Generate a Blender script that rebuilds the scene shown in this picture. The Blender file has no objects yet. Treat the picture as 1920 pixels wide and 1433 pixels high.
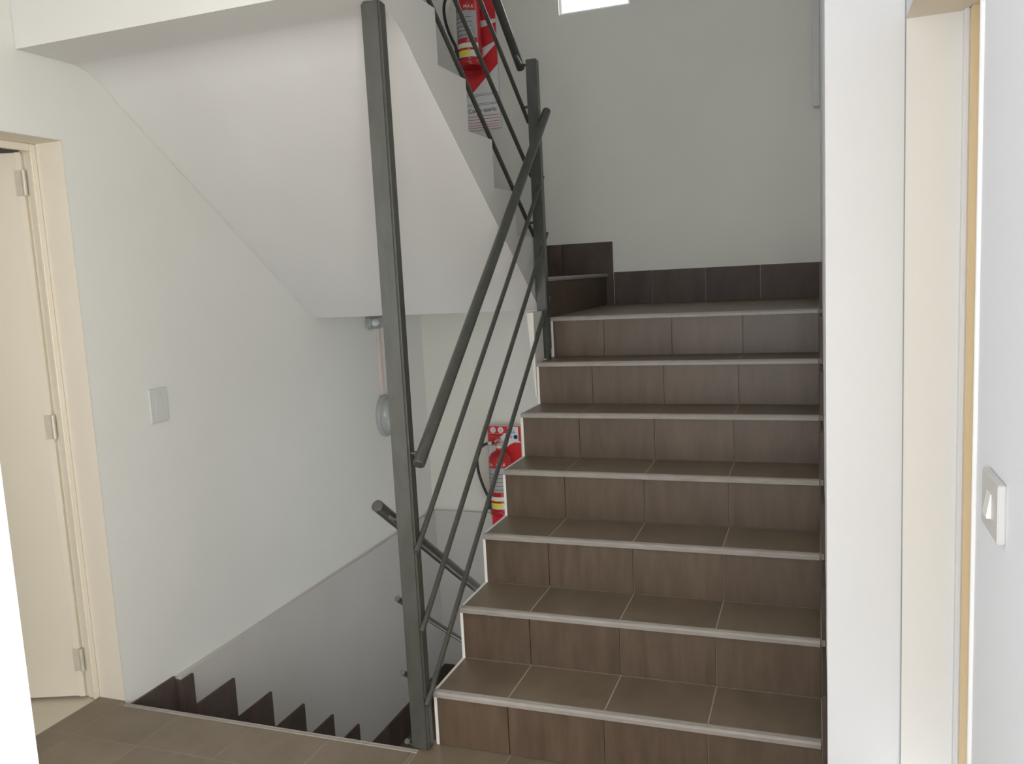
import bpy, bmesh, math, random
from mathutils import Vector, Matrix

S = bpy.context.scene
COL = S.collection
random.seed(4)

# ------------------------------------------------------------------ camera
F_PX = 1578.0
cam_d = bpy.data.cameras.new('camera')
cam = bpy.data.objects.new('camera', cam_d)
COL.objects.link(cam)
cam_d.sensor_width = 36.0
cam_d.lens = F_PX / 1920 * 36
cam_d.clip_start = 0.02
yaw, pitch, roll = 0.351, -0.125, -0.051
fw = Vector((-math.sin(yaw) * math.cos(pitch), math.cos(yaw) * math.cos(pitch), math.sin(pitch)))
r0 = Vector((math.cos(yaw), math.sin(yaw), 0)); u0 = r0.cross(fw)
rt = math.cos(roll) * r0 + math.sin(roll) * u0
up = -math.sin(roll) * r0 + math.cos(roll) * u0
cam.matrix_world = Matrix(((rt.x, up.x, -fw.x, 1.127), (rt.y, up.y, -fw.y, -2.234), (rt.z, up.z, -fw.z, 1.454), (0, 0, 0, 1)))
S.camera = cam

# ------------------------------------------------------------------ world, light, exposure
S.view_settings.view_transform = 'Standard'
S.view_settings.look = 'None'
S.view_settings.gamma = 1.0
S.view_settings.use_curve_mapping = False
S.view_settings.exposure = -0.2
W_ = bpy.data.worlds.new('overcast_sky'); S.world = W_
W_.use_nodes = True
bg = W_.node_tree.nodes['Background']
bg.inputs[0].default_value = (0.86, 0.93, 1.0, 1)
bg.inputs[1].default_value = 4.0


def area(name, loc, size, energy, col, direction):
    l = bpy.data.lights.new(name, 'AREA'); l.shape = 'RECTANGLE'
    l.size, l.size_y = size; l.energy = energy; l.color = col
    o = bpy.data.objects.new(name, l); COL.objects.link(o)
    o.location = loc
    o.rotation_euler = Vector(direction).to_track_quat('-Z', 'Z').to_euler()
    return o


# daylight entering through the window beside the photographer; added fill windows behind and upstairs
area('daylight_room_window', (1.312, -2.70, 1.25), (1.4, 1.3), 79, (1.0, 0.982, 0.945), (-1, 0, 0))
area('rear_window_fill', (0.85, -4.09, 1.45), (0.7, 1.2), 20, (0.94, 0.97, 1.0), (0, 1, 0))  # unseen rear window, added to brighten the right front wall
area('upper_window_fill', (0.15, -2.42, 4.1), (1.6, 1.2), 7, (0.96, 0.98, 1.0), (0, 1, 0))  # unseen upstairs window, added to light the stairwell

# ------------------------------------------------------------------ helpers
MATS = {}


def new_mat(name, col, rough=0.6, metal=0.0, spec=0.5):
    m = bpy.data.materials.new(name); m.use_nodes = True
    b = m.node_tree.nodes['Principled BSDF']
    b.inputs['Base Color'].default_value = (*col, 1)
    b.inputs['Roughness'].default_value = rough
    b.inputs['Metallic'].default_value = metal
    b.inputs['Specular IOR Level'].default_value = spec
    MATS[name] = m
    return m


def noise_mat(name, c1, c2, scale=(3, 3, 3), rough=0.6, detail=4, bump=0.0, bscale=200, metal=0.0, spec=0.5, rnd=0.0, rr=0.0):
    """two tones blended by stretched noise in object space, with a shift per object"""
    m = new_mat(name, c1, rough, metal, spec)
    nt = m.node_tree; N = nt.nodes; Lk = nt.links
    b = N['Principled BSDF']
    tc = N.new('ShaderNodeTexCoord'); oi = N.new('ShaderNodeObjectInfo')
    mul = N.new('ShaderNodeMath'); mul.operation = 'MULTIPLY'; mul.inputs[1].default_value = 37.0
    Lk.new(oi.outputs['Random'], mul.inputs[0])
    add = N.new('ShaderNodeVectorMath'); add.operation = 'ADD'
    Lk.new(tc.outputs['Object'], add.inputs[0]); Lk.new(mul.outputs[0], add.inputs[1])
    mp = N.new('ShaderNodeMapping'); mp.inputs['Scale'].default_value = scale
    Lk.new(add.outputs[0], mp.inputs['Vector'])
    nz = N.new('ShaderNodeTexNoise'); nz.inputs['Scale'].default_value = 1.0; nz.inputs['Detail'].default_value = detail
    nz.inputs['Roughness'].default_value = 0.62
    Lk.new(mp.outputs[0], nz.inputs['Vector'])
    rp = N.new('ShaderNodeValToRGB')
    rp.color_ramp.elements[0].position = 0.32; rp.color_ramp.elements[0].color = (*c1, 1)
    rp.color_ramp.elements[1].position = 0.7; rp.color_ramp.elements[1].color = (*c2, 1)
    Lk.new(nz.outputs['Fac'], rp.inputs[0])
    last = rp.outputs[0]
    if rnd:
        hs = N.new('ShaderNodeHueSaturation')
        mr = N.new('ShaderNodeMapRange'); mr.inputs[3].default_value = 1 - rnd; mr.inputs[4].default_value = 1 + rnd
        Lk.new(oi.outputs['Random'], mr.inputs[0]); Lk.new(mr.outputs[0], hs.inputs['Value'])
        Lk.new(last, hs.inputs['Color']); last = hs.outputs[0]
    Lk.new(last, b.inputs['Base Color'])
    if rr:
        mr2 = N.new('ShaderNodeMapRange'); mr2.inputs[3].default_value = rough - rr; mr2.inputs[4].default_value = rough + rr
        Lk.new(nz.outputs['Fac'], mr2.inputs[0]); Lk.new(mr2.outputs[0], b.inputs['Roughness'])
    if bump:
        n2 = N.new('ShaderNodeTexNoise'); n2.inputs['Scale'].default_value = bscale; n2.inputs['Detail'].default_value = 3
        Lk.new(tc.outputs['Object'], n2.inputs['Vector'])
        bp = N.new('ShaderNodeBump'); bp.inputs['Strength'].default_value = bump; bp.inputs['Distance'].default_value = 0.002
        Lk.new(n2.outputs['Fac'], bp.inputs['Height']); Lk.new(bp.outputs[0], b.inputs['Normal'])
    return m


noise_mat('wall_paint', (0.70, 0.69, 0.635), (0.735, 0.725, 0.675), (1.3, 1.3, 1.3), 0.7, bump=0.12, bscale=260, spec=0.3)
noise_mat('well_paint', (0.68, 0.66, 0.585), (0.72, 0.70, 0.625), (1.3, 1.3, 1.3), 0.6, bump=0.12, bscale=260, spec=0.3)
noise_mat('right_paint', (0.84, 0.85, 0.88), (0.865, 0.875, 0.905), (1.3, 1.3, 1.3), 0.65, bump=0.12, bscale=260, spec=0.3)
noise_mat('hall_paint', (0.78, 0.805, 0.87), (0.81, 0.835, 0.90), (1.3, 1.3, 1.3), 0.65, bump=0.12, bscale=260, spec=0.3)
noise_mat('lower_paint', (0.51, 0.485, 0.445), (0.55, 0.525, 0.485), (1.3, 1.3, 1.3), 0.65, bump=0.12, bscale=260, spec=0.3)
noise_mat('jamb_paint', (0.74, 0.67, 0.56), (0.77, 0.70, 0.59), (2, 2, 2), 0.6, bump=0.05, spec=0.3)
noise_mat('reveal_paint', (0.88, 0.87, 0.85), (0.90, 0.89, 0.87), (1.3, 1.3, 1.3), 0.6, spec=0.3)
noise_mat('lamp_glass', (0.33, 0.35, 0.32), (0.37, 0.39, 0.36), (20, 20, 20), 0.25)
noise_mat('ceiling_paint', (0.635, 0.62, 0.595), (0.665, 0.65, 0.625), (1.0, 1.0, 1.0), 0.8, bump=0.05, spec=0.2)
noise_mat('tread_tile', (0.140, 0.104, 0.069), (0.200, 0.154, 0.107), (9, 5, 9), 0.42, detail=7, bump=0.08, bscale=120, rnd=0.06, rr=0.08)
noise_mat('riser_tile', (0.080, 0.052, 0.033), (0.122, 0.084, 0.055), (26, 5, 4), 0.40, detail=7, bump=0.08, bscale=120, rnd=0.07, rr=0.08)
noise_mat('floor_tile', (0.165, 0.126, 0.086), (0.225, 0.178, 0.127), (7, 6, 7), 0.40, detail=7, bump=0.08, bscale=120, rnd=0.06, rr=0.08)
noise_mat('skirting_tile', (0.066, 0.045, 0.036), (0.105, 0.076, 0.062), (12, 12, 5), 0.52, spec=0.3, detail=7, bump=0.08, bscale=120, rnd=0.08, rr=0.08)
new_mat('grout_light', (0.38, 0.33, 0.27), 0.9)
new_mat('grout_floor', (0.27, 0.23, 0.18), 0.9)
new_mat('grout_dark', (0.07, 0.055, 0.045), 0.9)
noise_mat('nosing_strip', (0.275, 0.25, 0.222), (0.35, 0.32, 0.288), (14, 60, 60), 0.38)
noise_mat('plaster_edge', (0.74, 0.72, 0.66), (0.80, 0.78, 0.73), (8, 8, 8), 0.8)
noise_mat('steel_paint', (0.058, 0.059, 0.050), (0.082, 0.083, 0.071), (25, 25, 9), 0.30, metal=0.1, spec=0.55, bump=0.06, bscale=300)
noise_mat('door_paint', (0.70, 0.635, 0.51), (0.74, 0.675, 0.55), (2, 2, 1), 0.5)
noise_mat('door_frame_paint', (0.72, 0.655, 0.53), (0.77, 0.70, 0.575), (4, 4, 2), 0.45)
noise_mat('yellow_frame', (0.78, 0.63, 0.40), (0.82, 0.67, 0.45), (4, 4, 1), 0.5)
noise_mat('hinge_metal', (0.56, 0.51, 0.41), (0.64, 0.59, 0.48), (30, 30, 30), 0.4, metal=0.15)
noise_mat('beige_floor', (0.60, 0.54, 0.42), (0.66, 0.60, 0.48), (4, 4, 4), 0.35)
noise_mat('plate_grey', (0.58, 0.58, 0.55), (0.61, 0.61, 0.58), (8, 8, 8), 0.45)
noise_mat('plate_white', (0.80, 0.80, 0.80), (0.83, 0.83, 0.83), (8, 8, 8), 0.35)
noise_mat('plate_cream', (0.60, 0.60, 0.59), (0.64, 0.64, 0.63), (8, 8, 8), 0.4)
noise_mat('red_enamel', (0.42, 0.012, 0.016), (0.50, 0.018, 0.022), (8, 8, 8), 0.28)
noise_mat('red_print', (0.60, 0.018, 0.025), (0.66, 0.024, 0.03), (6, 6, 6), 0.45)
noise_mat('white_board', (0.72, 0.71, 0.69), (0.76, 0.75, 0.73), (6, 6, 6), 0.45)
noise_mat('label_grey', (0.34, 0.32, 0.31), (0.42, 0.40, 0.39), (40, 40, 20), 0.5)
noise_mat('label_white', (0.72, 0.70, 0.62), (0.78, 0.76, 0.68), (20, 20, 20), 0.5)
noise_mat('label_yellow', (0.75, 0.66, 0.06), (0.80, 0.72, 0.10), (20, 20, 20), 0.5)
noise_mat('blue_print', (0.03, 0.20, 0.42), (0.04, 0.24, 0.46), (20, 20, 20), 0.5)
noise_mat('black_rubber', (0.012, 0.012, 0.012), (0.022, 0.022, 0.022), (60, 60, 60), 0.5)
noise_mat('black_print', (0.02, 0.02, 0.02), (0.03, 0.03, 0.03), (60, 60, 60), 0.6)
noise_mat('brass', (0.55, 0.40, 0.15), (0.62, 0.46, 0.2), (40, 40, 40), 0.3, metal=0.9)
noise_mat('lamp_grey', (0.34, 0.35, 0.33), (0.40, 0.41, 0.39), (20, 20, 20), 0.4)
noise_mat('lamp_dome', (0.62, 0.63, 0.60), (0.68, 0.69, 0.66), (20, 20, 20), 0.25)
noise_mat('conduit_paint', (0.62, 0.53, 0.47), (0.66, 0.57, 0.51), (20, 20, 4), 0.5)
noise_mat('window_frame', (0.78, 0.79, 0.80), (0.82, 0.83, 0.84), (8, 8, 8), 0.4)
# frosted window pane lit from behind; diffuser glow of the added fill lamps
for nm, c, s in (('frosted_pane', (0.93, 0.97, 1.0), 7.0), ('fill_diffuser', (1.0, 0.93, 0.82), 6.0)):
    m = new_mat(nm, (0.8, 0.8, 0.8), 0.4)
    b = m.node_tree.nodes['Principled BSDF']
    b.inputs['Emission Color'].default_value = (*c, 1); b.inputs['Emission Strength'].default_value = s


def mk(name, bm, mat, parent=None, smooth=False, angle=38):
    bmesh.ops.recalc_face_normals(bm, faces=bm.faces)
    me = bpy.data.meshes.new(name); bm.to_mesh(me); bm.free()
    if smooth:
        for p in me.polygons: p.use_smooth = True
        try: me.set_sharp_from_angle(angle=math.radians(angle))
        except Exception: pass
    me.materials.append(MATS[mat])
    o = bpy.data.objects.new(name, me); COL.objects.link(o)
    if parent is not None: o.parent = parent
    return o


def box(bm, x0, x1, y0, y1, z0, z1, bev=0.0):
    vs = [bm.verts.new((x, y, z)) for x in (x0, x1) for y in (y0, y1) for z in (z0, z1)]
    fs = [bm.faces.new([vs[i] for i in f]) for f in ((0, 1, 3, 2), (4, 6, 7, 5), (0, 4, 5, 1), (2, 3, 7, 6), (0, 2, 6, 4), (1, 5, 7, 3))]
    if bev:
        es = list({e for f in fs for e in f.edges})
        bmesh.ops.bevel(bm, geom=es, offset=bev, segments=3, affect='EDGES')
    return bm


def bx(*a, bev=0.0): return box(bmesh.new(), *a, bev=bev)


def prism(bm, pts, axis, a0, a1):
    """closed polygon pts in the plane normal to axis, extruded from a0 to a1"""
    def P(p, a):
        return {'x': (a, p[0], p[1]), 'y': (p[0], a, p[1]), 'z': (p[0], p[1], a)}[axis]
    A = [bm.verts.new(P(p, a0)) for p in pts]; B = [bm.verts.new(P(p, a1)) for p in pts]
    bm.faces.new(A); bm.faces.new(B[::-1])
    n = len(pts)
    for i in range(n): bm.faces.new((A[i], A[(i + 1) % n], B[(i + 1) % n], B[i]))
    return bm


def px(pts, axis, a0, a1): return prism(bmesh.new(), pts, axis, a0, a1)


def tube(bm, path, r, seg=12, cap=True):
    path = [Vector(p) for p in path]; rings = []
    prev = None
    for i, p in enumerate(path):
        d = (path[min(i + 1, len(path) - 1)] - path[max(i - 1, 0)]).normalized()
        a = prev if prev else (Vector((0, 0, 1)) if abs(d.z) < 0.9 else Vector((1, 0, 0)))
        u = d.cross(a).normalized(); v = u.cross(d).normalized(); prev = v
        rr = r[i] if isinstance(r, (list, tuple)) else r
        rings.append([bm.verts.new(p + rr * (math.cos(2 * math.pi * k / seg) * u + math.sin(2 * math.pi * k / seg) * v)) for k in range(seg)])
    for A, B in zip(rings, rings[1:]):
        for k in range(seg): bm.faces.new((A[k], A[(k + 1) % seg], B[(k + 1) % seg], B[k]))
    if cap:
        bm.faces.new(rings[0][::-1]); bm.faces.new(rings[-1])
    return bm


def tb(path, r, seg=12): return tube(bmesh.new(), path, r, seg)


def lathe(bm, prof, seg=28, c=(0, 0, 0), a0=0.0, a1=2 * math.pi, sx=1.0, sy=1.0):
    """profile (r, z) turned about z"""
    full = abs(a1 - a0 - 2 * math.pi) < 1e-6
    n = seg if full else seg + 1
    rings = []
    for r, z in prof:
        rings.append([bm.verts.new((c[0] + sx * r * math.cos(a0 + (a1 - a0) * k / seg), c[1] + sy * r * math.sin(a0 + (a1 - a0) * k / seg), c[2] + z)) for k in range(n)])
    for A, B in zip(rings, rings[1:]):
        for k in range(n if full else n - 1):
            bm.faces.new((A[k], A[(k + 1) % n], B[(k + 1) % n], B[k]))
    if full:
        if prof[0][0] > 1e-5: bm.faces.new(rings[0][::-1])
        if prof[-1][0] > 1e-5: bm.faces.new(rings[-1])
    bmesh.ops.remove_doubles(bm, verts=bm.verts, dist=1e-6)
    return bm


def ngon_box(bm, pts, y0, y1):
    return prism(bm, pts, 'y', y0, y1)


def empty(name, loc=(0, 0, 0), rotz=0.0, parent=None):
    o = bpy.data.objects.new(name, None); COL.objects.link(o)
    o.location = loc; o.rotation_euler = (0, 0, rotz); o.empty_display_size = 0.1
    if parent is not None: o.parent = parent
    return o


def tag(o, label, cat, group=None):
    o['label'] = label; o['category'] = cat
    if group: o['group'] = group
    return o


def struct(o, label=None, cat=None):
    o['kind'] = 'structure'
    if label: o['label'] = label
    if cat: o['category'] = cat
    return o


def part(o, parent):
    """keep world placement of a part whose coordinates were written in world space"""
    o.parent = parent
    o.matrix_parent_inverse = Matrix.Translation(-Vector(parent.location)) if parent.rotation_euler.z == 0 else parent.matrix_world.inverted()
    return o


def text_mesh(name, body, size, mat, parent, loc, rot=(math.pi / 2, 0, 0), align='LEFT', depth=0.0006):
    cu = bpy.data.curves.new(name, 'FONT'); cu.body = body; cu.size = size; cu.extrude = depth; cu.align_x = align
    cu.resolution_u = 3
    t = bpy.data.objects.new(name + '_src', cu); COL.objects.link(t)
    dg = bpy.context.evaluated_depsgraph_get(); dg.update()
    me = bpy.data.meshes.new_from_object(t.evaluated_get(dg))
    bpy.data.objects.remove(t)
    me.name = name
    me.materials.clear(); me.materials.append(MATS[mat])
    o = bpy.data.objects.new(name, me); COL.objects.link(o)
    o.parent = parent; o.location = loc; o.rotation_euler = rot
    return o


# ------------------------------------------------------------------ dimensions
H, D = 0.18, 0.235           # riser, going
W = 1.147                    # right wall of the flight
XL, XLP = -1.237, -1.212     # left wall, and its proud lower part
XS = -0.05                   # open side of the return flight and of the lower one
YB = 2.60                    # back wall
YF = -0.03                   # edge of the hall floor
XR = 1.318                   # right wall of the hall
DOORZ = 1.978
ZC = 2.50                    # hall ceiling
ZTOP = 5.30

# ------------------------------------------------------------------ walls
bm = bx(XL - 0.12, XL, -0.02, YB, -1.75, ZTOP)
box(bm, XL - 0.12, XL, -0.82, -0.02, DOORZ, ZTOP)
box(bm, XL - 0.12, XL, -1.55, -0.82, 0, ZTOP)
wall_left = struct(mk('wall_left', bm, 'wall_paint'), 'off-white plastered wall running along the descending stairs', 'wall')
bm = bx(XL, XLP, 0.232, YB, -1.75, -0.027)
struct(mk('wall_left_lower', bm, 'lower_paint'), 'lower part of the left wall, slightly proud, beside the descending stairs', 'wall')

bm = bmesh.new()
wx0, wx1, wz0, wz1 = -0.246, 0.163, 2.912, 3.55
for a in ((XL - 0.12, wx0, -1.75, ZTOP), (wx1, W + 0.12, -1.75, ZTOP), (wx0, wx1, -1.75, wz0), (wx0, wx1, wz1, ZTOP)):
    box(bm, a[0], a[1], YB, YB + 0.12, a[2], a[3])
wall_back = struct(mk('wall_back', bm, 'well_paint'), 'grey-white wall behind the stair landings', 'wall')
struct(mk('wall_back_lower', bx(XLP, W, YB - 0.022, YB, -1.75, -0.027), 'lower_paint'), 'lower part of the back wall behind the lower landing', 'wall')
baseboard_left = struct(empty('baseboard_left', (XL, 0.6, -0.5)), 'stepped dark brown tile skirting along the descending stairs', 'skirting')
baseboard_back = struct(empty('baseboard_back', (0.5, YB, 7 * 0.18)), 'dark brown tile skirting along the back wall', 'skirting')
baseboard_right = struct(empty('baseboard_right', (1.147, 0.7, 0.5)), 'dark brown tile skirting along the right wall of the stairs', 'skirting')

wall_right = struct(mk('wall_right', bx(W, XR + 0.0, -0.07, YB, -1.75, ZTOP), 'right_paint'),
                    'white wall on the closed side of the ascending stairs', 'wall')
# hall side wall with its doorway
bm = bx(XR, XR + 0.15, -2.0, -1.04, 0, ZC)
box(bm, XR, XR + 0.15, -4.1, -3.42, 0, ZC); box(bm, XR, XR + 0.15, -3.42, -2.0, 0, 0.58); box(bm, XR, XR + 0.15, -3.42, -2.0, 1.92, ZC)
box(bm, XR, XR + 0.15, -1.04, -0.07, DOORZ + 0.004, ZC)
hall_wall = struct(mk('wall_hall_right', bm, 'hall_paint'), 'pale wall with the light switch beside the doorway', 'wall')
# rounded corner bead
bead = mk('corner_bead', tb([(XR - 0.001, -1.041, 0), (XR - 0.001, -1.041, ZC)], 0.004, 10), 'plate_white', hall_wall, True)

# white door jamb at the entrance of the photographer's room
trim1 = struct(empty('trim_1', (0.323, -1.607, 0)), 'white door jamb glaring in the daylight', 'door jamb')
mk('jamb_post', bx(-0.05, 0.0, -0.07, 0.0, 0, ZC, bev=0.003), 'hall_paint', trim1)
mk('door_stop', bx(-0.05, -0.012, 0.0, 0.012, 0, ZC, bev=0.002), 'hall_paint', trim1)
# room behind the photographer
bm = bx(-1.72, -1.6, -4.1, -1.43, 0, ZC)
struct(mk('wall_room_left', bm, 'right_paint'), 'white side wall of the room behind the photographer', 'wall')
bm = bmesh.new()
for a in ((-1.72, 0.48, 0, ZC), (1.22, XR + 0.15, 0, ZC), (0.48, 1.22, 0, 0.83), (0.48, 1.22, 2.07, ZC)):  # opening added for the rear fill light
    box(bm, a[0], a[1], -4.22, -4.1, a[2], a[3])
struct(mk('wall_room_back', bm, 'right_paint'), 'white wall behind the photographer', 'wall')

# ceiling of the hall / slab of the floor above
ceiling = struct(mk('ceiling', bx(-1.72, XR + 0.15, -4.22, -0.16, ZC, 2.69), 'ceiling_paint'), 'white hall ceiling', 'ceiling')
# upper storey enclosure
bm = bx(XL - 0.12, W + 0.12, -2.6, YB + 0.12, ZTOP, ZTOP + 0.1)
struct(mk('ceiling_well', bm, 'ceiling_paint'), 'white ceiling over the stairwell upstairs', 'ceiling')
bm = bmesh.new()
for a in ((XL - 0.12, -0.65, 2.69, ZTOP), (0.95, W + 0.12, 2.69, ZTOP), (-0.65, 0.95, 2.69, 3.5), (-0.65, 0.95, 4.7, ZTOP)):
    box(bm, a[0], a[1], -2.62, -2.5, a[2], a[3])
struct(mk('wall_upper_front', bm, 'wall_paint'), 'white wall with an added window opening in the hall upstairs', 'wall')
struct(mk('wall_upper_left', bx(XL - 0.12, XL, -2.5, -1.55, 2.69, ZTOP), 'wall_paint'), 'white side wall of the hall upstairs', 'wall')
struct(mk('wall_upper_right', bx(W, W + 0.12, -2.5, -0.07, 2.69, ZTOP), 'wall_paint'), 'white right wall of the hall upstairs', 'wall')

# ------------------------------------------------------------------ floors
floor = struct(mk('floor', bx(XL, XR, -1.56, YF - 0.005, -0.2, -0.0002), 'grout_floor'), 'brown-grey tiled hall floor', 'floor')
mk('floor_base', bx(XS, W, YF - 0.005, 0.03, -0.2, -0.0002), 'grout_floor', floor)
mk('floor_base', bx(XL - 0.118, XL, -0.82, -0.02, -0.2, -0.0002), 'grout_floor', floor)
struct(mk('floor_room', bx(-1.6, XR, -4.1, -1.56, -0.2, 0.0), 'beige_floor'), 'beige floor of the room behind the photographer', 'floor')
G = 0.003
tile_cache = {}


def tile(name, x0, x1, y0, y1, z0, z1, mat, parent, bev=0.0006):
    """one ceramic tile; alike tiles share mesh data, origin at the tile centre"""
    k = (round(x1 - x0, 4), round(y1 - y0, 4), round(z1 - z0, 4), mat)
    c = ((x0 + x1) / 2, (y0 + y1) / 2, (z0 + z1) / 2)
    if k not in tile_cache:
        o = mk(name, bx(x0 - c[0], x1 - c[0], y0 - c[1], y1 - c[1], z0 - c[2], z1 - c[2], bev=0), mat)
        bm2 = bmesh.new(); bm2.from_mesh(o.data)
        bmesh.ops.bevel(bm2, geom=bm2.edges[:], offset=bev, segments=1, affect='EDGES'); bm2.to_mesh(o.data); bm2.free()
        tile_cache[k] = o.data
    else:
        o = bpy.data.objects.new(name, tile_cache[k]); COL.objects.link(o)
    o.location = c
    o.parent = parent
    return o


FX = [XL] + [-0.962 + 0.3 * i for i in range(8)] + [XR]     # joints in x
FY = [-0.252 - 0.3 * i for i in range(5)][::-1]             # joints in y
ys = [-1.56] + FY[1:] + [YF - 0.022]
for i in range(len(FX) - 1):
    for j in range(len(ys) - 1):
        y1 = ys[j + 1]
        if j == len(ys) - 2 and FX[i] > -0.1: y1 = 0.018
        if j == len(ys) - 2 and FX[i] < -0.05 < FX[i + 1]:
            tile('floor_tile', FX[i] + G / 2, XS - G / 2, ys[j] + G / 2, YF - 0.022 - G / 2, -0.010, 0, 'floor_tile', floor)
            tile('floor_tile', XS + G / 2, FX[i + 1] - G / 2, ys[j] + G / 2, 0.018, -0.010, 0, 'floor_tile', floor)
            continue
        tile('floor_tile', FX[i] + G / 2, FX[i + 1] - G / 2, ys[j] + G / 2, y1 - G / 2, -0.010, 0, 'floor_tile', floor)
# tiles in the left doorway
for a, b2 in ((-0.82, -0.552), (-0.552, -0.252), (-0.252, -0.022)):
    tile('floor_tile', XL - 0.116 + G / 2, XL - G / 2, a + G / 2, b2 - G / 2, -0.010, 0, 'floor_tile', floor)


def nosing(name, length, parent, loc, rotz=0.0, drop=0.0):
    """ribbed light edge trim: front at local y=0, runs along local +x, top at z=0"""
    prof = [(0.0, -0.017), (-0.0005, -0.006), (0.003, -0.001), (0.007, 0.0012), (0.0105, 0.0002), (0.0125, -0.0012), (0.0145, 0.0004),
            (0.018, 0.0014), (0.022, 0.0010), (0.024, -0.0005), (0.024, -0.006), (0.010, -0.008), (0.008, -0.017)]
    o = mk(name, px(prof, 'x', 0, length), 'nosing_strip', parent)
    o.location = loc; o.rotation_euler = (0, 0, rotz)
    return o


nosing('edge_trim', XS - 0.0 - XLP, floor, (XLP, YF - 0.022 + 0.0, 0.001))
# the trim faces the stairwell (+y): turn it round
t_ = [c for c in floor.children if c.name.startswith('edge_trim')][0]
t_.rotation_euler = (0, 0, math.pi); t_.location = (XS, YF, 0.001)

# ------------------------------------------------------------------ ascending flight
TX = [0.0, 0.236, 0.536, 0.833, W - 0.013]
TT = 0.009    # tile thickness
up_flight = tag(empty('stair_flight', (0.57, 0, 0)), 'brown-tiled stairs climbing beside the closed right wall, pale nosings', 'stairs', )


def saw(n, y0, z0, d, h, soffit):
    pts = []
    for i in range(n):
        pts.append((y0 + i * d, z0 + i * h)); pts.append((y0 + i * d, z0 + (i + 1) * h))
    return pts


# concrete core (front of riser core 0.02 behind nosing front)
RF = 0.012    # riser tile face sits this far behind the nosing front
core = []
for i in range(7):
    core += [(i * D + RF + TT, i * H - (0.2 if i == 0 else 0.0002)), (i * D + RF + TT, (i + 1) * H - 0.0002)]
core += [(YB - 0.002, 7 * H - 0.0002), (YB - 0.002, 7 * H - 0.20), (1.60, 7 * H - 0.20), (0.10, -0.2)]
part(mk('stair_core', px(core, 'x', 0.0, W - 0.002), 'grout_light'), up_flight)
# white plaster edge along the open side, following the tiles
edge = []
for i in range(7):
    edge += [(i * D + RF - 0.001, i * H - (0.2 if i == 0 else 0)), (i * D + RF - 0.001, (i + 1) * H - 0.001)]
edge += [(1.46, 7 * H - 0.001), (1.46, 7 * H - 0.24), (0.06, -0.2)]
part(mk('plaster_edge', px(edge, 'x', -0.010, 0.0), 'plaster_edge'), up_flight)
for i in range(7):
    y = i * D; z = (i + 1) * H
    for k in range(4):
        x0, x1 = TX[k] + (0 if k == 0 else G / 2), TX[k + 1] - G / 2
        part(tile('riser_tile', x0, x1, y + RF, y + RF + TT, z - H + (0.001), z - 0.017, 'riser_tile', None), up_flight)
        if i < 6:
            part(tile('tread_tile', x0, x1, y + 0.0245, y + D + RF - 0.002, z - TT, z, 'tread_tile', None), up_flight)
    o = nosing('nosing', W - 0.010, None, (0, 0, 0)); o.location = (-0.006, y, z); part(o, up_flight)
# quarter landing tiles (level 7)
LY = [6 * D + 0.0245, 1.70, 2.0, 2.3, YB - 0.011]
LX = [-0.018] + TX[1:]
for k in range(4):
    for j in range(4):
        part(tile('landing_tile', LX[k] + G / 2, LX[k + 1] - G / 2, LY[j] + G / 2, LY[j + 1] - G / 2, 7 * H - TT, 7 * H, 'tread_tile', None), up_flight)
# step up to the second quarter landing (faces +x)
XQ = -0.032
for j in range(4):
    part(tile('riser_tile', XQ, XQ + TT, LY[j] + (G / 2 if j else -0.02), LY[j + 1] - G / 2, 7 * H + 0.001, 8 * H - 0.017, 'riser_tile', None), up_flight)
o = nosing('nosing', YB - 0.012 - 6 * D, None, (0, 0, 0)); o.rotation_euler = (0, 0, math.pi / 2); o.location = (XQ + TT + 0.012, 6 * D, 8 * H)
part(o, up_flight)
# skirting tiles on the back wall above the quarter landing
for k in range(4):
    x0 = [0.021, 0.241, 0.541, 0.836][k]; x1 = [0.241, 0.541, 0.836, W][k]
    part(tile('skirting_tile', x0 + G / 2, x1 - G / 2, YB - 0.011, YB, 7 * H, 7 * H + 0.187, 'skirting_tile', None), baseboard_back)
for x0, x1 in ((-0.28, 0.0195), (-0.58, -0.28), (-0.88, -0.58), (-1.18, -0.88)):
    part(tile('skirting_tile', x0 + G / 2, x1 - G / 2, YB - 0.0125, YB, (7 * H if x1 > 0 else 8 * H), 8 * H + 0.183, 'skirting_tile', None), baseboard_back)
# stepped skirting on the right wall
for i in range(6):
    part(tile('skirting_tile', W - 0.0115, W, i * D + RF + (0.0 if i else -0.06), (i + 1) * D + RF, (i + 1) * H - (0 if i else H), (i + 1) * H + 0.16, 'skirting_tile', None), baseboard_right)
for a, b2 in ((6 * D + RF, 1.72), (1.72, 2.02), (2.02, 2.32), (2.32, YB - 0.012)):
    part(tile('skirting_tile', W - 0.0115, W, a + G / 2, b2 - G / 2, 7 * H, 7 * H + 0.187, 'skirting_tile', None), baseboard_right)

# ------------------------------------------------------------------ return flight (rises towards the hall)
ret = tag(empty('stair_flight', (-0.64, 1.36, 8 * H)), 'white-plastered upper stairs with sawtooth side seen from below', 'stairs')
Y8 = 1.364
body = [(YB - 0.002, 8 * H - TT), (Y8, 8 * H - TT)]
for i in range(7):
    yy = Y8 - i * D
    body += [(yy, 8 * H + (i + 1) * H - TT)]
    if i < 6: body += [(yy - D, 8 * H + (i + 1) * H - TT)]
yt = Y8 - 6 * D
body += [(-0.156, 15 * H - TT), (-0.156, 2.240), (0.06, 2.240)]
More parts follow.
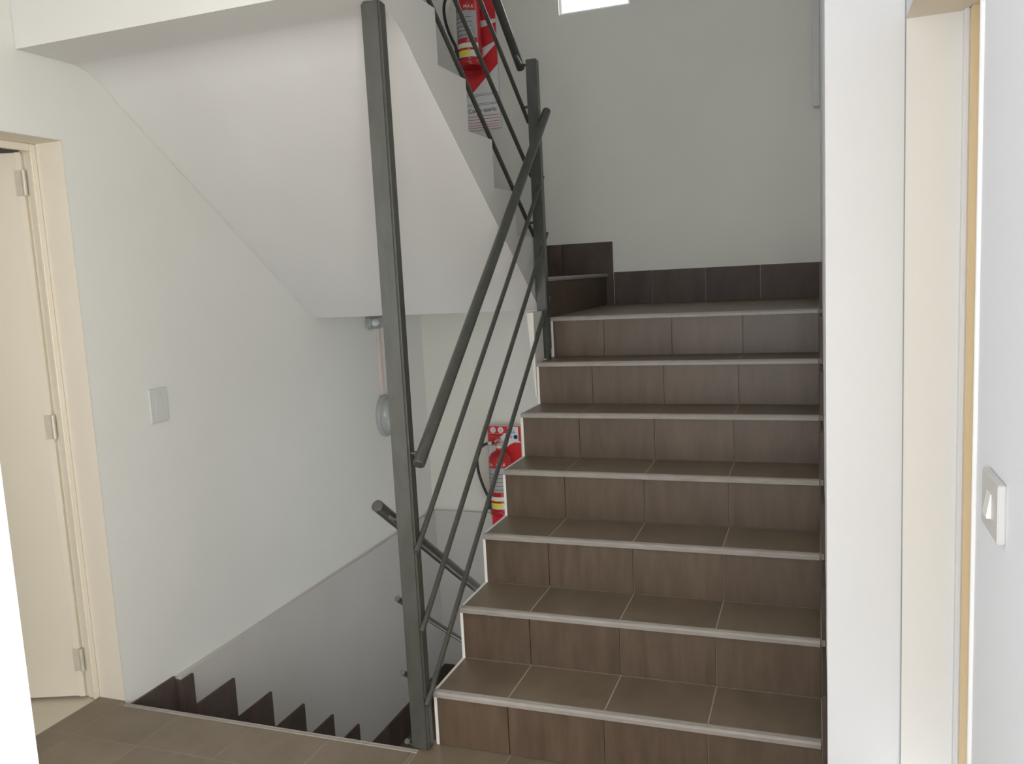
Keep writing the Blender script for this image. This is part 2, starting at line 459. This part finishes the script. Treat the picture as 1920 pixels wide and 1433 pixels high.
# rounded junction from the beam into the sloping soffit
P0, P1, P2 = Vector((0.06, 2.240)), Vector((0.15, 2.232)), Vector((0.235, 2.150))
for t in [k / 12 for k in range(1, 13)]:
    p = (1 - t) ** 2 * P0 + 2 * t * (1 - t) * P1 + t * t * P2
    body.append((p.x, p.y))
body += [(1.395, 1.296), (YB - 0.002, 1.296)]
part(mk('stair_slab', px(body, 'x', XL + 0.0015, XS - 0.003), 'ceiling_paint', None, True, 22), ret)
# sawtooth plaster string, full height over the tiles
side = [(1.43, 8 * H), (Y8, 8 * H)]
for i in range(7):
    yy = Y8 - i * D
    side += [(yy, 8 * H + (i + 1) * H)]
    if i < 6: side += [(yy - D, 8 * H + (i + 1) * H)]
side += [(-0.1568, 15 * H), (-0.1568, 2.2405), (0.06, 2.2405)]
for t in [k / 12 for k in range(1, 13)]:
    p = (1 - t) ** 2 * P0 + 2 * t * (1 - t) * P1 + t * t * P2
    side.append((p.x, p.y + 0.0005))
side += [(1.395, 1.2965), (1.43, 1.2965)]
part(mk('stair_string', px(side, 'x', XS - 0.012, XS), 'wall_paint', None), ret)
UX = [XL + 0.001, -0.962, -0.662, -0.362, XS - 0.013]
for i in range(7):
    yy = Y8 - i * D; z = 8 * H + i * H
    for k in range(4):
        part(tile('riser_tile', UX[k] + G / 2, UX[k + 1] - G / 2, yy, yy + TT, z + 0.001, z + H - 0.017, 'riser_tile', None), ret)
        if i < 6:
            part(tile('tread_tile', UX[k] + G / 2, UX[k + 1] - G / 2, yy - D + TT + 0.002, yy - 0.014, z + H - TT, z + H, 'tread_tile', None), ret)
    o = nosing('nosing', XS - 0.013 - XL - 0.002, None, (0, 0, 0)); o.rotation_euler = (0, 0, math.pi); o.location = (XS - 0.013, yy + TT + 0.003, z + H); part(o, ret)
# level 8 landing tiles
for k in range(4):
    for a, b2 in ((Y8 + 0.012, 1.70), (1.70, 2.0), (2.0, 2.3), (2.3, YB - 0.013)):
        part(tile('landing_tile', UX[k] + G / 2, (UX[k + 1] if k < 3 else XQ - 0.004) - G / 2, a + G / 2, b2 - G / 2, 8 * H - TT, 8 * H, 'tread_tile', None), ret)
part(mk('landing_edge', bx(XS - 0.003, XQ - 0.0005, 1.43, YB - 0.002, 7 * H - 0.15, 8 * H - 0.017), 'grout_light', None), ret)
# white nib under the post, between the two flights
nib = px([(-0.048, 1.2945), (-0.018, 1.2945), (-0.018, 0.93), (-0.024, 0.93)], 'y', 1.20, 1.325)
part(mk('plaster_nib', nib, 'plaster_edge', None), ret)

# ------------------------------------------------------------------ descending flight
low = tag(empty('stair_flight', (-0.64, YF, 0)), 'dark brown-tiled stairs going down beside the left wall', 'stairs')
core = [(YF - 0.004, -0.2), (YF - 0.004, -0.012), (YF - 0.012, -0.012)]
core = [(YF - 0.012, -0.012)]
for i in range(1, 8):
    yy = YF + (i - 1) * D - 0.012
    core += [(yy, -i * H - TT)]
    if i < 7: core += [(yy + D, -i * H - TT)]
core += [(YB - 0.024, -7 * H - TT), (YB - 0.024, -7 * H - 0.15), (YF + 6 * D - 0.1, -7 * H - 0.15), (YF - 0.012, -0.25)]
part(mk('stair_core', px(core, 'x', XLP + 0.0015, XS), 'grout_dark', None), low)
DX = [XLP, -0.962, -0.662, -0.362, XS]
for i in range(1, 8):
    yy = YF + (i - 1) * D; z = -i * H
    for k in range(4):
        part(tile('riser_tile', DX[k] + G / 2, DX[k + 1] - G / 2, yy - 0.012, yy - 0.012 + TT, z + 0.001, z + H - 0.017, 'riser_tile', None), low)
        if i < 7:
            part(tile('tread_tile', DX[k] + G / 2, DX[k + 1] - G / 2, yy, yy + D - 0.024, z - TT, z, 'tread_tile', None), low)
        else:
            for a, b2 in ((yy, 1.70), (1.70, 2.0), (2.0, 2.3), (2.3, YB - 0.035)):
                part(tile('landing_tile', DX[k] + G / 2, DX[k + 1] - G / 2, a + G / 2, b2 - G / 2, z - TT, z, 'tread_tile', None), low)
    if i < 7:
        o = nosing('nosing', XS - XLP - 0.002, None, (0, 0, 0)); o.rotation_euler = (0, 0, math.pi); o.location = (XS, yy + D, z); part(o, low)
struct(mk('floor_lower_landing', bx(XS, W, 1.40, YB - 0.022, -1.62, -8 * H), 'floor_tile'), 'brown lower landing under the ascending stairs', 'floor')
# stepped skirting on the left wall
part(tile('skirting_tile', XL, XL + 0.012, YF + 0.01, 0.2185, -0.18, -0.022, 'skirting_tile', None), baseboard_left)
part(tile('skirting_tile', XL, XLP + 0.012, 0.2195, 0.2315, -0.18, -0.040, 'skirting_tile', None), baseboard_left)
for i in range(1, 7):
    y0 = YF + (i - 1) * D if i > 1 else 0.233
    y1 = YF + i * D + 0.085
    if i > 1: y0 += 0.086
    part(tile('skirting_tile', XLP, XLP + 0.012, y0, y1, -i * H - (H if i < 7 else 0), -i * H + (0.185 if i > 1 else 0.140), 'skirting_tile', None), baseboard_left)
for a, b2 in ((1.467, 1.78), (1.78, 2.08), (2.08, 2.38), (2.38, YB - 0.036)):
    part(tile('skirting_tile', XLP, XLP + 0.012, a + G / 2, b2 - G / 2, -7 * H, -7 * H + 0.185, 'skirting_tile', None), baseboard_left)
for x0, x1 in ((XLP, -0.962), (-0.962, -0.662), (-0.662, -0.362), (-0.362, XS)):
    part(tile('skirting_tile', x0 + G / 2, x1 - G / 2, YB - 0.034, YB - 0.022, -7 * H, -7 * H + 0.185, 'skirting_tile', None), baseboard_back)

# ------------------------------------------------------------------ railing
rail = tag(empty('stair_railing', (-0.045, -0.015, 0)), 'grey steel stair railing with posts, round handrails and slanting bars', 'railing')


def rpart(name, bm, smooth=True, label=None):
    o = mk(name, bm, 'steel_paint', None, smooth)
    part(o, rail)
    if label: o['label'] = label
    return o


rpart('post', bx(-0.075, -0.015, -0.036, 0.006, 0.0, 2.2385, bev=0.006), label='tall grey steel post from floor to ceiling beam')
rpart('post', bx(-0.044, 0.003, 1.332, 1.374, 6 * H, 2.372, bev=0.003), label='shorter grey steel post on the sixth step')
HR, BR = 0.0185, 0.0088


def hrail(a, b2, label):
    a, b2 = Vector(a), Vector(b2)
    d = (b2 - a).normalized()
    o = rpart('handrail', tb([a, a + d * 0.002, b2 - d * 0.002, b2], [HR - 0.002, HR, HR, HR - 0.002], 20), label=label)
    return o


h1 = hrail((0.030, -0.068, 0.921), (0.030, 1.371, 2.155), 'round handrail of the ascending stairs')
h2 = hrail((-0.106, 1.455, 2.366), (-0.106, 0.10, 2.366 + 1.355 * 0.774), 'round handrail of the upper stairs')
h3 = hrail((-0.122, -0.060, 0.790), (-0.122, 1.45, 0.790 - 1.51 * 0.735), 'round handrail of the descending stairs')
for (y0, z0), (y1, z1) in (((-0.047, 0.649), (1.387, 1.880)), ((-0.047, 0.397), (1.411, 1.636)), ((-0.047, 0.158), (1.405, 1.350))):
    rpart('bar', tb([(-0.0065, y0, z0), (-0.0065, y1, z1)], BR, 14))
for (y0, z0), sl in (((1.425, 2.127), 0.714), ((1.425, 1.894), 0.700), ((1.437, 1.621), 0.745)):
    rpart('bar', tb([(-0.072, y0, z0), (-0.072, 0.02, z0 + (y0 - 0.02) * sl)], BR, 14))
    rpart('bracket', tb([(-0.042, 1.353, z0 + (y0 - 1.353) * sl), (-0.068, 1.353, z0 + (y0 - 1.353) * sl)], 0.006, 10))
for z0 in (0.495, 0.257, 0.030):
    rpart('bar', tb([(-0.0840, -0.045, z0), (-0.0840, 1.44, z0 - 1.485 * 0.735)], BR, 14))


def bracket(pts, hr):
    o = mk('bracket', tb(pts, 0.006, 10), 'steel_paint', hr, True)


bracket([(-0.017, -0.02, 0.945), (0.008, -0.02, 0.945), (0.024, -0.024, 0.950)], h1)
bracket([(0.001, 1.352, 2.120), (0.012, 1.352, 2.120), (0.028, 1.350, 2.130)], h1)
bracket([(-0.043, 1.353, 2.352), (-0.070, 1.353, 2.358), (-0.098, 1.370, 2.405)], h2)
bracket([(-0.073, -0.015, 0.735), (-0.095, -0.015, 0.735), (-0.118, -0.012, 0.752)], h3)

# ------------------------------------------------------------------ left door
door = struct(empty('door_1', (XL - 0.06, -0.02, 0)), 'cream door standing open inwards in the left wall', 'door')
FX0, FX1 = XL - 0.185, XL - 0.116


def dpart(name, bm, mat, par, smooth=False): return part(mk(name, bm, mat, None, smooth), par)


# plaster reveals
dpart('door_reveal', bx(XL - 0.116, XL - 0.0, -0.021, -0.0195, 0, DOORZ), 'jamb_paint', door)
dpart('door_reveal', bx(XL - 0.116, XL - 0.0, -0.82, -0.021, DOORZ - 0.001, DOORZ + 0.0005), 'jamb_paint', door)
# frame: outer fillet, groove, rebate
dpart('door_frame', bx(FX1 - 0.012, FX1, -0.043, -0.0205, 0, DOORZ - 0.001, bev=0.003), 'door_frame_paint', door)
dpart('door_frame', bx(FX1 - 0.040, FX1 - 0.012, -0.032, -0.0205, 0, DOORZ - 0.001), 'door_frame_paint', door)
dpart('door_frame', bx(FX0, FX1 - 0.040, -0.027, -0.0205, 0, DOORZ - 0.001), 'door_frame_paint', door)
dpart('door_frame', bx(FX0, FX1, -0.82, -0.797, 0, DOORZ - 0.001, bev=0.003), 'door_frame_paint', door)
dpart('door_frame', bx(FX1 - 0.012, FX1, -0.797, -0.043, DOORZ - 0.026, DOORZ - 0.001, bev=0.003), 'door_frame_paint', door)
dpart('door_frame', bx(FX0, FX1 - 0.012, -0.797, -0.032, DOORZ - 0.016, DOORZ - 0.001), 'door_frame_paint', door)
# leaf, hinged at the far jamb, about 70 degrees open
leaf = empty('door_leaf', (-1.400, -0.040, 0.008))
part(leaf, door)
leaf.matrix_parent_inverse = Matrix.Translation(-Vector(door.location))
ang = math.atan2(-0.34, -0.94)
leaf.rotation_euler = (0, 0, ang)
# local: +x along the leaf away from the hinge, camera side is +y (turned by about pi)
lb = bx(0.0, 0.77, -0.040, 0.0, 0, 1.945, bev=0.003)
o = mk('leaf_panel', lb, 'door_paint', leaf)
o = mk('leaf_stile', bx(0.0, 0.022, 0.0, 0.006, 0, 1.945, bev=0.002), 'door_frame_paint', leaf)
for z in (1.80, 0.96, 0.10):
    hb = tb([(-0.006, 0.010, z), (-0.006, 0.010, z + 0.085)], 0.0075, 12)
    box(hb, -0.004, 0.026, 0.0055, 0.008, z, z + 0.085)
    o = mk('hinge', hb, 'hinge_metal', leaf, True)
    o['label'] = 'painted steel hinge'
# small room behind the door
bm = bx(-2.9, XL - 0.116, -1.55, 0.9, -0.2, -0.004)
struct(mk('floor_side_room', bm, 'beige_floor'), 'pale beige floor behind the open left door', 'floor')
bm = bx(-3.0, -2.9, -1.55, 0.9, -0.2, ZC)
box(bm, -2.9, XL - 0.12, 0.9, 1.0, -0.2, ZC); box(bm, -2.9, XL - 0.12, -1.65, -1.55, -0.2, ZC)
struct(mk('wall_side_room', bm, 'wall_paint'), 'cream walls of the room behind the open left door', 'wall')
struct(mk('ceiling_side_room', bx(-3.0, XL - 0.12, -1.65, 1.0, ZC, ZC + 0.1), 'ceiling_paint'), 'white ceiling of the room behind the left door', 'ceiling')

# ------------------------------------------------------------------ right door
door2 = struct(empty('door_2', (XR + 0.1, -0.55, 0)), 'closed door deep in the doorway beside the light switch', 'door')
dpart('door_reveal', bx(XR - 0.001, XR + 0.113, -0.074, -0.0695, 0, DOORZ + 0.004), 'reveal_paint', door2)
dpart('door_reveal', bx(XR, XR + 0.15, -1.04, -0.074, DOORZ + 0.002, DOORZ + 0.0045), 'jamb_paint', door2)
dpart('joint_seal', bx(XR - 0.0025, XR, -0.0745, -0.0695, 0, ZC), 'lamp_grey', door2)
dpart('door_frame', bx(XR + 0.113, XR + 0.124, -0.10, -0.0695, 0, DOORZ + 0.002, bev=0.002), 'right_paint', door2)
dpart('door_frame', bx(XR + 0.124, XR + 0.160, -0.115, -0.0695, 0, DOORZ + 0.002, bev=0.002), 'yellow_frame', door2)
dpart('door_frame', bx(XR + 0.124, XR + 0.160, -1.04, -1.00, 0, DOORZ + 0.002, bev=0.002), 'yellow_frame', door2)
dpart('door_leaf', bx(XR + 0.140, XR + 0.175, -1.0, -0.115, 0.004, DOORZ, bev=0.002), 'yellow_frame', door2)
o = dpart('door_handle', tb([(XR + 0.142, -0.92, 1.0), (XR + 0.11, -0.92, 1.0), (XR + 0.105, -0.90, 1.0), (XR + 0.105, -0.81, 1.0)], 0.008, 12), 'hinge_metal', door2, True)

# ------------------------------------------------------------------ small high window in the back wall
win = struct(empty('window_1', ((wx0 + wx1) / 2, YB + 0.06, wz0)), 'small bright frosted window high in the back wall', 'window')
dpart('window_pane', bx(wx0 + 0.012, wx1 - 0.012, YB + 0.030, YB + 0.036, wz0 + 0.012, wz1 - 0.012), 'frosted_pane', win)
for a in ((wx0, wx0 + 0.014, wz0, wz1), (wx1 - 0.014, wx1, wz0, wz1), (wx0 + 0.014, wx1 - 0.014, wz0, wz0 + 0.014), (wx0 + 0.014, wx1 - 0.014, wz1 - 0.014, wz1)):
    dpart('window_frame', bx(a[0], a[1], YB + 0.018, YB + 0.05, a[2], a[3], bev=0.002), 'window_frame', win)
# cable trunking in the right rear corner
tk = tag(empty('cable_trunking', (W - 0.018, YB - 0.018, 2.25)), 'narrow plastic cable trunking in the rear corner of the stairwell', 'trunking')
dpart('trunking_channel', bx(W - 0.034, W - 0.001, YB - 0.030, YB - 0.001, 2.25, 4.6, bev=0.003), 'plate_grey', tk)
dpart('trunking_cover', bx(W - 0.036, W - 0.001, YB - 0.034, YB - 0.030, 2.25, 4.6, bev=0.0015), 'plate_grey', tk)

# ------------------------------------------------------------------ switch plates
bp_ = tag(empty('blank_switch_plate', (XL, 0.286, 1.035)), 'pale grey blank switch plate on the left wall above the stairwell', 'switch plate')
mk('cover_plate', bx(0.0, 0.009, -0.047, 0.047, -0.064, 0.064, bev=0.003), 'plate_grey', bp_)
mk('cover_insert', bx(0.009, 0.0105, -0.020, 0.020, -0.046, 0.046, bev=0.0006), 'plate_grey', bp_)
sw = tag(empty('light_switch', (XR, -1.180, 1.170)), 'white light switch with one rocker on the wall beside the doorway', 'light switch')
mk('switch_plate', bx(-0.0085, 0.0, -0.046, 0.046, -0.033, 0.033, bev=0.0012), 'plate_cream', sw)
mk('rocker', px([(-0.0085, -0.014), (-0.0085, 0.014), (-0.0095, 0.014), (-0.0135, -0.010), (-0.0130, -0.014)], 'y', -0.011, 0.011), 'plate_white', sw)

# ------------------------------------------------------------------ bulkhead lamp, conduit and sensor on the left wall
lamp = tag(empty('bulkhead_lamp', (XL, 2.035, 0.690)), 'oval bulkhead lamp on the wall of the descending stairs', 'wall lamp')


def oval(prof, sy, sz, seg=32):
    bm = bmesh.new(); rings = []
    for r, x in prof:
        rings.append([bm.verts.new((x, r * sy * math.cos(2 * math.pi * k / seg), r * sz * math.sin(2 * math.pi * k / seg))) for k in range(seg)])
    for A, B in zip(rings, rings[1:]):
        for k in range(seg): bm.faces.new((A[k], A[(k + 1) % seg], B[(k + 1) % seg], B[k]))
    bm.faces.new(rings[0]); bm.faces.new(rings[-1])
    return bm


mk('lamp_base', oval([(1.0, 0.0), (1.0, 0.018), (0.96, 0.026), (0.88, 0.028)], 0.095, 0.122), 'lamp_grey', lamp, True)
mk('lamp_dome', oval([(0.87, 0.027), (0.86, 0.036), (0.78, 0.056), (0.60, 0.074), (0.35, 0.085), (0.05, 0.088)], 0.095, 0.122), 'lamp_glass', lamp, True)
cd = tag(mk('cable_conduit', bx(XL, XL + 0.014, 2.012, 2.050, 0.812, 1.198, bev=0.003), 'conduit_paint'), 'vertical cable conduit between oval wall lamp and small sensor', 'conduit')
sn = tag(empty('motion_sensor', (XL, 1.99, 1.235)), 'small grey sensor box with white eye under the stair soffit', 'sensor')
mk('sensor_housing', bx(0, 0.030, -0.095, 0.085, -0.036, 0.036, bev=0.012), 'lamp_grey', sn, True)
eb = lathe(bmesh.new(), [(0.0, 0.020), (0.012, 0.018), (0.020, 0.010), (0.023, 0.0), (0.023, -0.006)], 20, sx=1.6)
o = mk('sensor_eye', eb, 'lamp_dome', sn, True); o.rotation_euler = (0, math.pi / 2, 0); o.rotation_euler = (math.pi / 2, 0, math.pi / 2); o.location = (0.030, -0.035, 0.0)

# ------------------------------------------------------------------ fire extinguishers and their boards
BW, BH = 0.225, 0.91


def board(label, x0, yw, z0, notice):
    b = tag(empty('extinguisher_board', (x0, yw, z0)), label, 'sign')
    mk('board_panel', bx(0, BW, -0.005, 0, 0, BH, bev=0.002), 'white_board', b)

    def red(pts, mat='red_print', y=-0.0058, name='red_stripe'):
        return mk(name, px(pts, 'y', y, -0.0049), mat, b)
    red([(0.004, 0.905), (BW - 0.004, 0.905), (BW - 0.004, 0.805), (0.150, 0.860), (0.004, 0.860)])
    red([(0.004, 0.858), (0.115, 0.858), (0.004, 0.780)])
    red([(BW - 0.004, 0.803), (BW - 0.004, 0.62), (0.004, 0.62), (0.004, 0.715), (0.075, 0.735), (0.150, 0.790), (0.175, 0.803)])
    red([(0.004, 0.555), (BW - 0.004, 0.60), (BW - 0.004, 0.50), (0.004, 0.42)])
    red([(0.004, 0.265), (0.052, 0.215), (BW - 0.004, 0.365), (BW - 0.004, 0.485), (0.110, 0.392), (0.004, 0.392)])
    # class symbols along the top edge
    for i, xx in enumerate((0.040, 0.090)):
        bm = lathe(bmesh.new(), [(0.019, 0.0), (0.019, 0.0009)], 20)
        o = mk('class_symbol', bm, 'white_board', b); o.rotation_euler = (math.pi / 2, 0, 0); o.location = (xx, -0.0058, 0.880)
        text_mesh('symbol_letter', ('?', 'B')[i], 0.026, 'label_grey', b, (xx, -0.0070, 0.871), align='CENTER')
    red([(0.136, 0.815), (0.136, 0.900), (0.206, 0.900), (0.206, 0.815)], 'white_board', -0.0066, 'symbol_panel')
    tri = bmesh.new()
    for p, q2 in (((0.146, 0.864), (0.186, 0.864)), ((0.186, 0.864), (0.166, 0.894)), ((0.166, 0.894), (0.146, 0.864))):
        tube(tri, [(p[0], -0.007, p[1]), (q2[0], -0.007, q2[1])], 0.0016, 6)
    mk('triangle_symbol', tri, 'blue_print', b)
    text_mesh('symbol_letter', 'A', 0.018, 'blue_print', b, (0.166, -0.0072, 0.867), align='CENTER')
    bm = lathe(bmesh.new(), [(0.014, 0.0), (0.014, 0.0009), (0.010, 0.0009), (0.010, 0.0)], 20)
    o = mk('circle_symbol', bm, 'blue_print', b); o.rotation_euler = (math.pi / 2, 0, 0); o.location = (0.188, -0.0066, 0.838)
    text_mesh('symbol_letter', 'C', 0.018, 'blue_print', b, (0.188, -0.0072, 0.832), align='CENTER')
    text_mesh('symbol_letter', 'd', 0.024, 'red_print', b, (0.158, -0.0072, 0.829), align='CENTER')
    if notice:
        for z in (0.205, 0.196, 0.150, 0.142):
            mk('notice_line', bx(0.015, BW - 0.006, -0.0055, -0.0049, z, z + 0.002), 'black_print', b)
        for z in (0.078, 0.060, 0.042, 0.026, 0.012):
            mk('notice_line', bx(0.015, BW - 0.010, -0.0055, -0.0049, z, z + 0.003), 'red_print', b)
        text_mesh('notice_text', 'Cómo usarlo', 0.034, 'black_print', b, (0.018, -0.0055, 0.102))
    else:
        text_mesh('notice_text', 'Cómo usarlo', 0.034, 'black_print', b, (0.018, -0.0055, 0.102))
    # thin dark rim
    rim = bmesh.new()
    for a in ((0, 0.0025, 0, BH), (BW - 0.0025, BW, 0, BH), (0, BW, 0, 0.0025), (0, BW, BH - 0.0025, BH)):
        box(rim, a[0], a[1], -0.0054, -0.0049, a[2], a[3])
    mk('board_rim', rim, 'label_grey', b)
    return b


def extinguisher(label, loc):
    e = tag(empty('fire_extinguisher', loc), label, 'fire extinguisher', 'fire extinguishers on the landing walls')
    R_ = 0.070
    cy = mk('cylinder', lathe(bmesh.new(), [(0.0, 0.008), (0.055, 0.006), (0.064, 0.0), (R_ - 0.001, 0.004), (R_, 0.02), (R_, 0.335), (0.066, 0.360), (0.052, 0.382), (0.030, 0.395), (0.020, 0.400), (0.020, 0.415)], 36), 'red_enamel', e, True)
    mk('base_ring', lathe(bmesh.new(), [(R_ + 0.0005, 0.0), (R_ + 0.003, 0.004), (R_ + 0.003, 0.028), (R_ + 0.0005, 0.032)], 36), 'red_enamel', e, True)

    def wrap(name, z0, z1, a0, a1, mat, off=0.0008):
        bm = lathe(bmesh.new(), [(R_ + off, z0), (R_ + off, z1)], 18, a0=math.radians(a0), a1=math.radians(a1))
        return mk(name, bm, mat, cy, True)
    wrap('instruction_label', 0.150, 0.300, 190, 330, 'label_grey')
    wrap('inspection_label', 0.045, 0.122, 215, 335, 'label_white')
    wrap('yellow_sticker', 0.050, 0.100, 232, 292, 'label_yellow', 0.0014)
    wrap('label_band', 0.122, 0.140, 190, 350, 'red_enamel', 0.0012)
    # brand lettering, bent round the shell one letter at a time
    word = 'SA MAK'
    for i, ch in enumerate(word):
        if ch == ' ': continue
        a = math.radians(270 + (i - 2.5) * 17)
        text_mesh('brand_letter', ch, 0.026, 'label_white', cy, ((R_ + 0.001) * math.cos(a), (R_ + 0.001) * math.sin(a), 0.312), rot=(math.pi / 2, 0, a + math.pi / 2), align='CENTER')
    for k in range(5):
        wrap('label_text_line', 0.165 + 0.024 * k, 0.168 + 0.024 * k, 215, 305, 'black_print', 0.0014)
    # valve, levers, gauge
    vl = mk('valve', lathe(bmesh.new(), [(0.018, 0.412), (0.022, 0.416), (0.022, 0.432), (0.015, 0.436), (0.015, 0.462), (0.0, 0.464)], 20), 'hinge_metal', e, True)
    lv = bx(-0.010, 0.010, -0.105, 0.012, 0.450, 0.457, bev=0.002); mk('carry_handle', lv, 'red_enamel', vl)
    bm = px([(0.010, 0.466), (-0.030, 0.474), (-0.110, 0.508), (-0.110, 0.514), (-0.028, 0.482), (0.010, 0.476)], 'x', -0.009, 0.009)
    mk('squeeze_lever', bm, 'red_enamel', vl)
    o = mk('pressure_gauge', lathe(bmesh.new(), [(0.013, 0.0), (0.014, 0.006), (0.012, 0.009), (0.0, 0.009)], 20), 'label_grey', vl, True)
    o.location = (0.016, -0.006, 0.440); o.rotation_euler = (math.pi / 2, 0, 0.6)
    # hose loops out to the left and down to a holder on the shell
    pts = []
    ctrl = [Vector((-0.016, -0.004, 0.440)), Vector((-0.175, -0.010, 0.470)), Vector((-0.165, -0.040, 0.290)), Vector((-0.072, -0.046, 0.120))]
    for k in range(17):
        t = k / 16
        pts.append((1 - t) ** 3 * ctrl[0] + 3 * t * (1 - t) ** 2 * ctrl[1] + 3 * t * t * (1 - t) * ctrl[2] + t ** 3 * ctrl[3])
    pts += [Vector((-0.066, -0.048, 0.095)), Vector((-0.064, -0.048, 0.060))]
    hs = mk('hose', tb(pts, 0.0085, 12), 'black_rubber', e, True)
    mk('hose_collar', tb([pts[1], pts[2]], 0.0105, 12), 'hinge_metal', hs, True)
    mk('nozzle', tb([pts[-2], pts[-1], pts[-1] - Vector((0, 0, 0.02))], [0.010, 0.012, 0.013], 12), 'black_rubber', hs, True)
    mk('hose_clip', lathe(bmesh.new(), [(R_ + 0.0005, 0.083), (R_ + 0.0022, 0.083), (R_ + 0.0022, 0.095), (R_ + 0.0005, 0.095)], 36), 'red_enamel', e, True)
    mk('wall_bracket', bx(-0.012, 0.012, 0.068, 0.089, 0.18, 0.34, bev=0.002), 'steel_paint', e)
    return e


board('red and white striped extinguisher board with printed notice, on the upper landing wall', -0.850, YB - 0.0005, 2.330, True)
extinguisher('red fire extinguisher hanging on the board of the upper landing wall', (-0.762, YB - 0.096, 2.672))
board('red and white striped extinguisher board on the lower landing wall, partly behind the steps', -0.815, YB - 0.0225, -0.370, False)
extinguisher('red fire extinguisher hanging on the lower landing wall, partly hidden by the steps', (-0.705, YB - 0.118, 0.003))

# ------------------------------------------------------------------ added fill lamps, unseen above the frame
def fill_lamp(label, loc):
    cl = tag(empty('fill_lamp', loc), label, 'ceiling lamp')
    mk('lamp_base', lathe(bmesh.new(), [(0.17, 0.0), (0.17, -0.02), (0.15, -0.024)], 36), 'plate_white', cl, True)
    mk('fill_diffuser', lathe(bmesh.new(), [(0.16, -0.02), (0.158, -0.04), (0.14, -0.058), (0.08, -0.068), (0.0, -0.07)], 36), 'fill_diffuser', cl, True)


fill_lamp('added round fill lamp on the hall ceiling', (0.15, -0.85, ZC))
fill_lamp('added round fill lamp in the room behind the left door', (-2.1, -0.5, ZC))
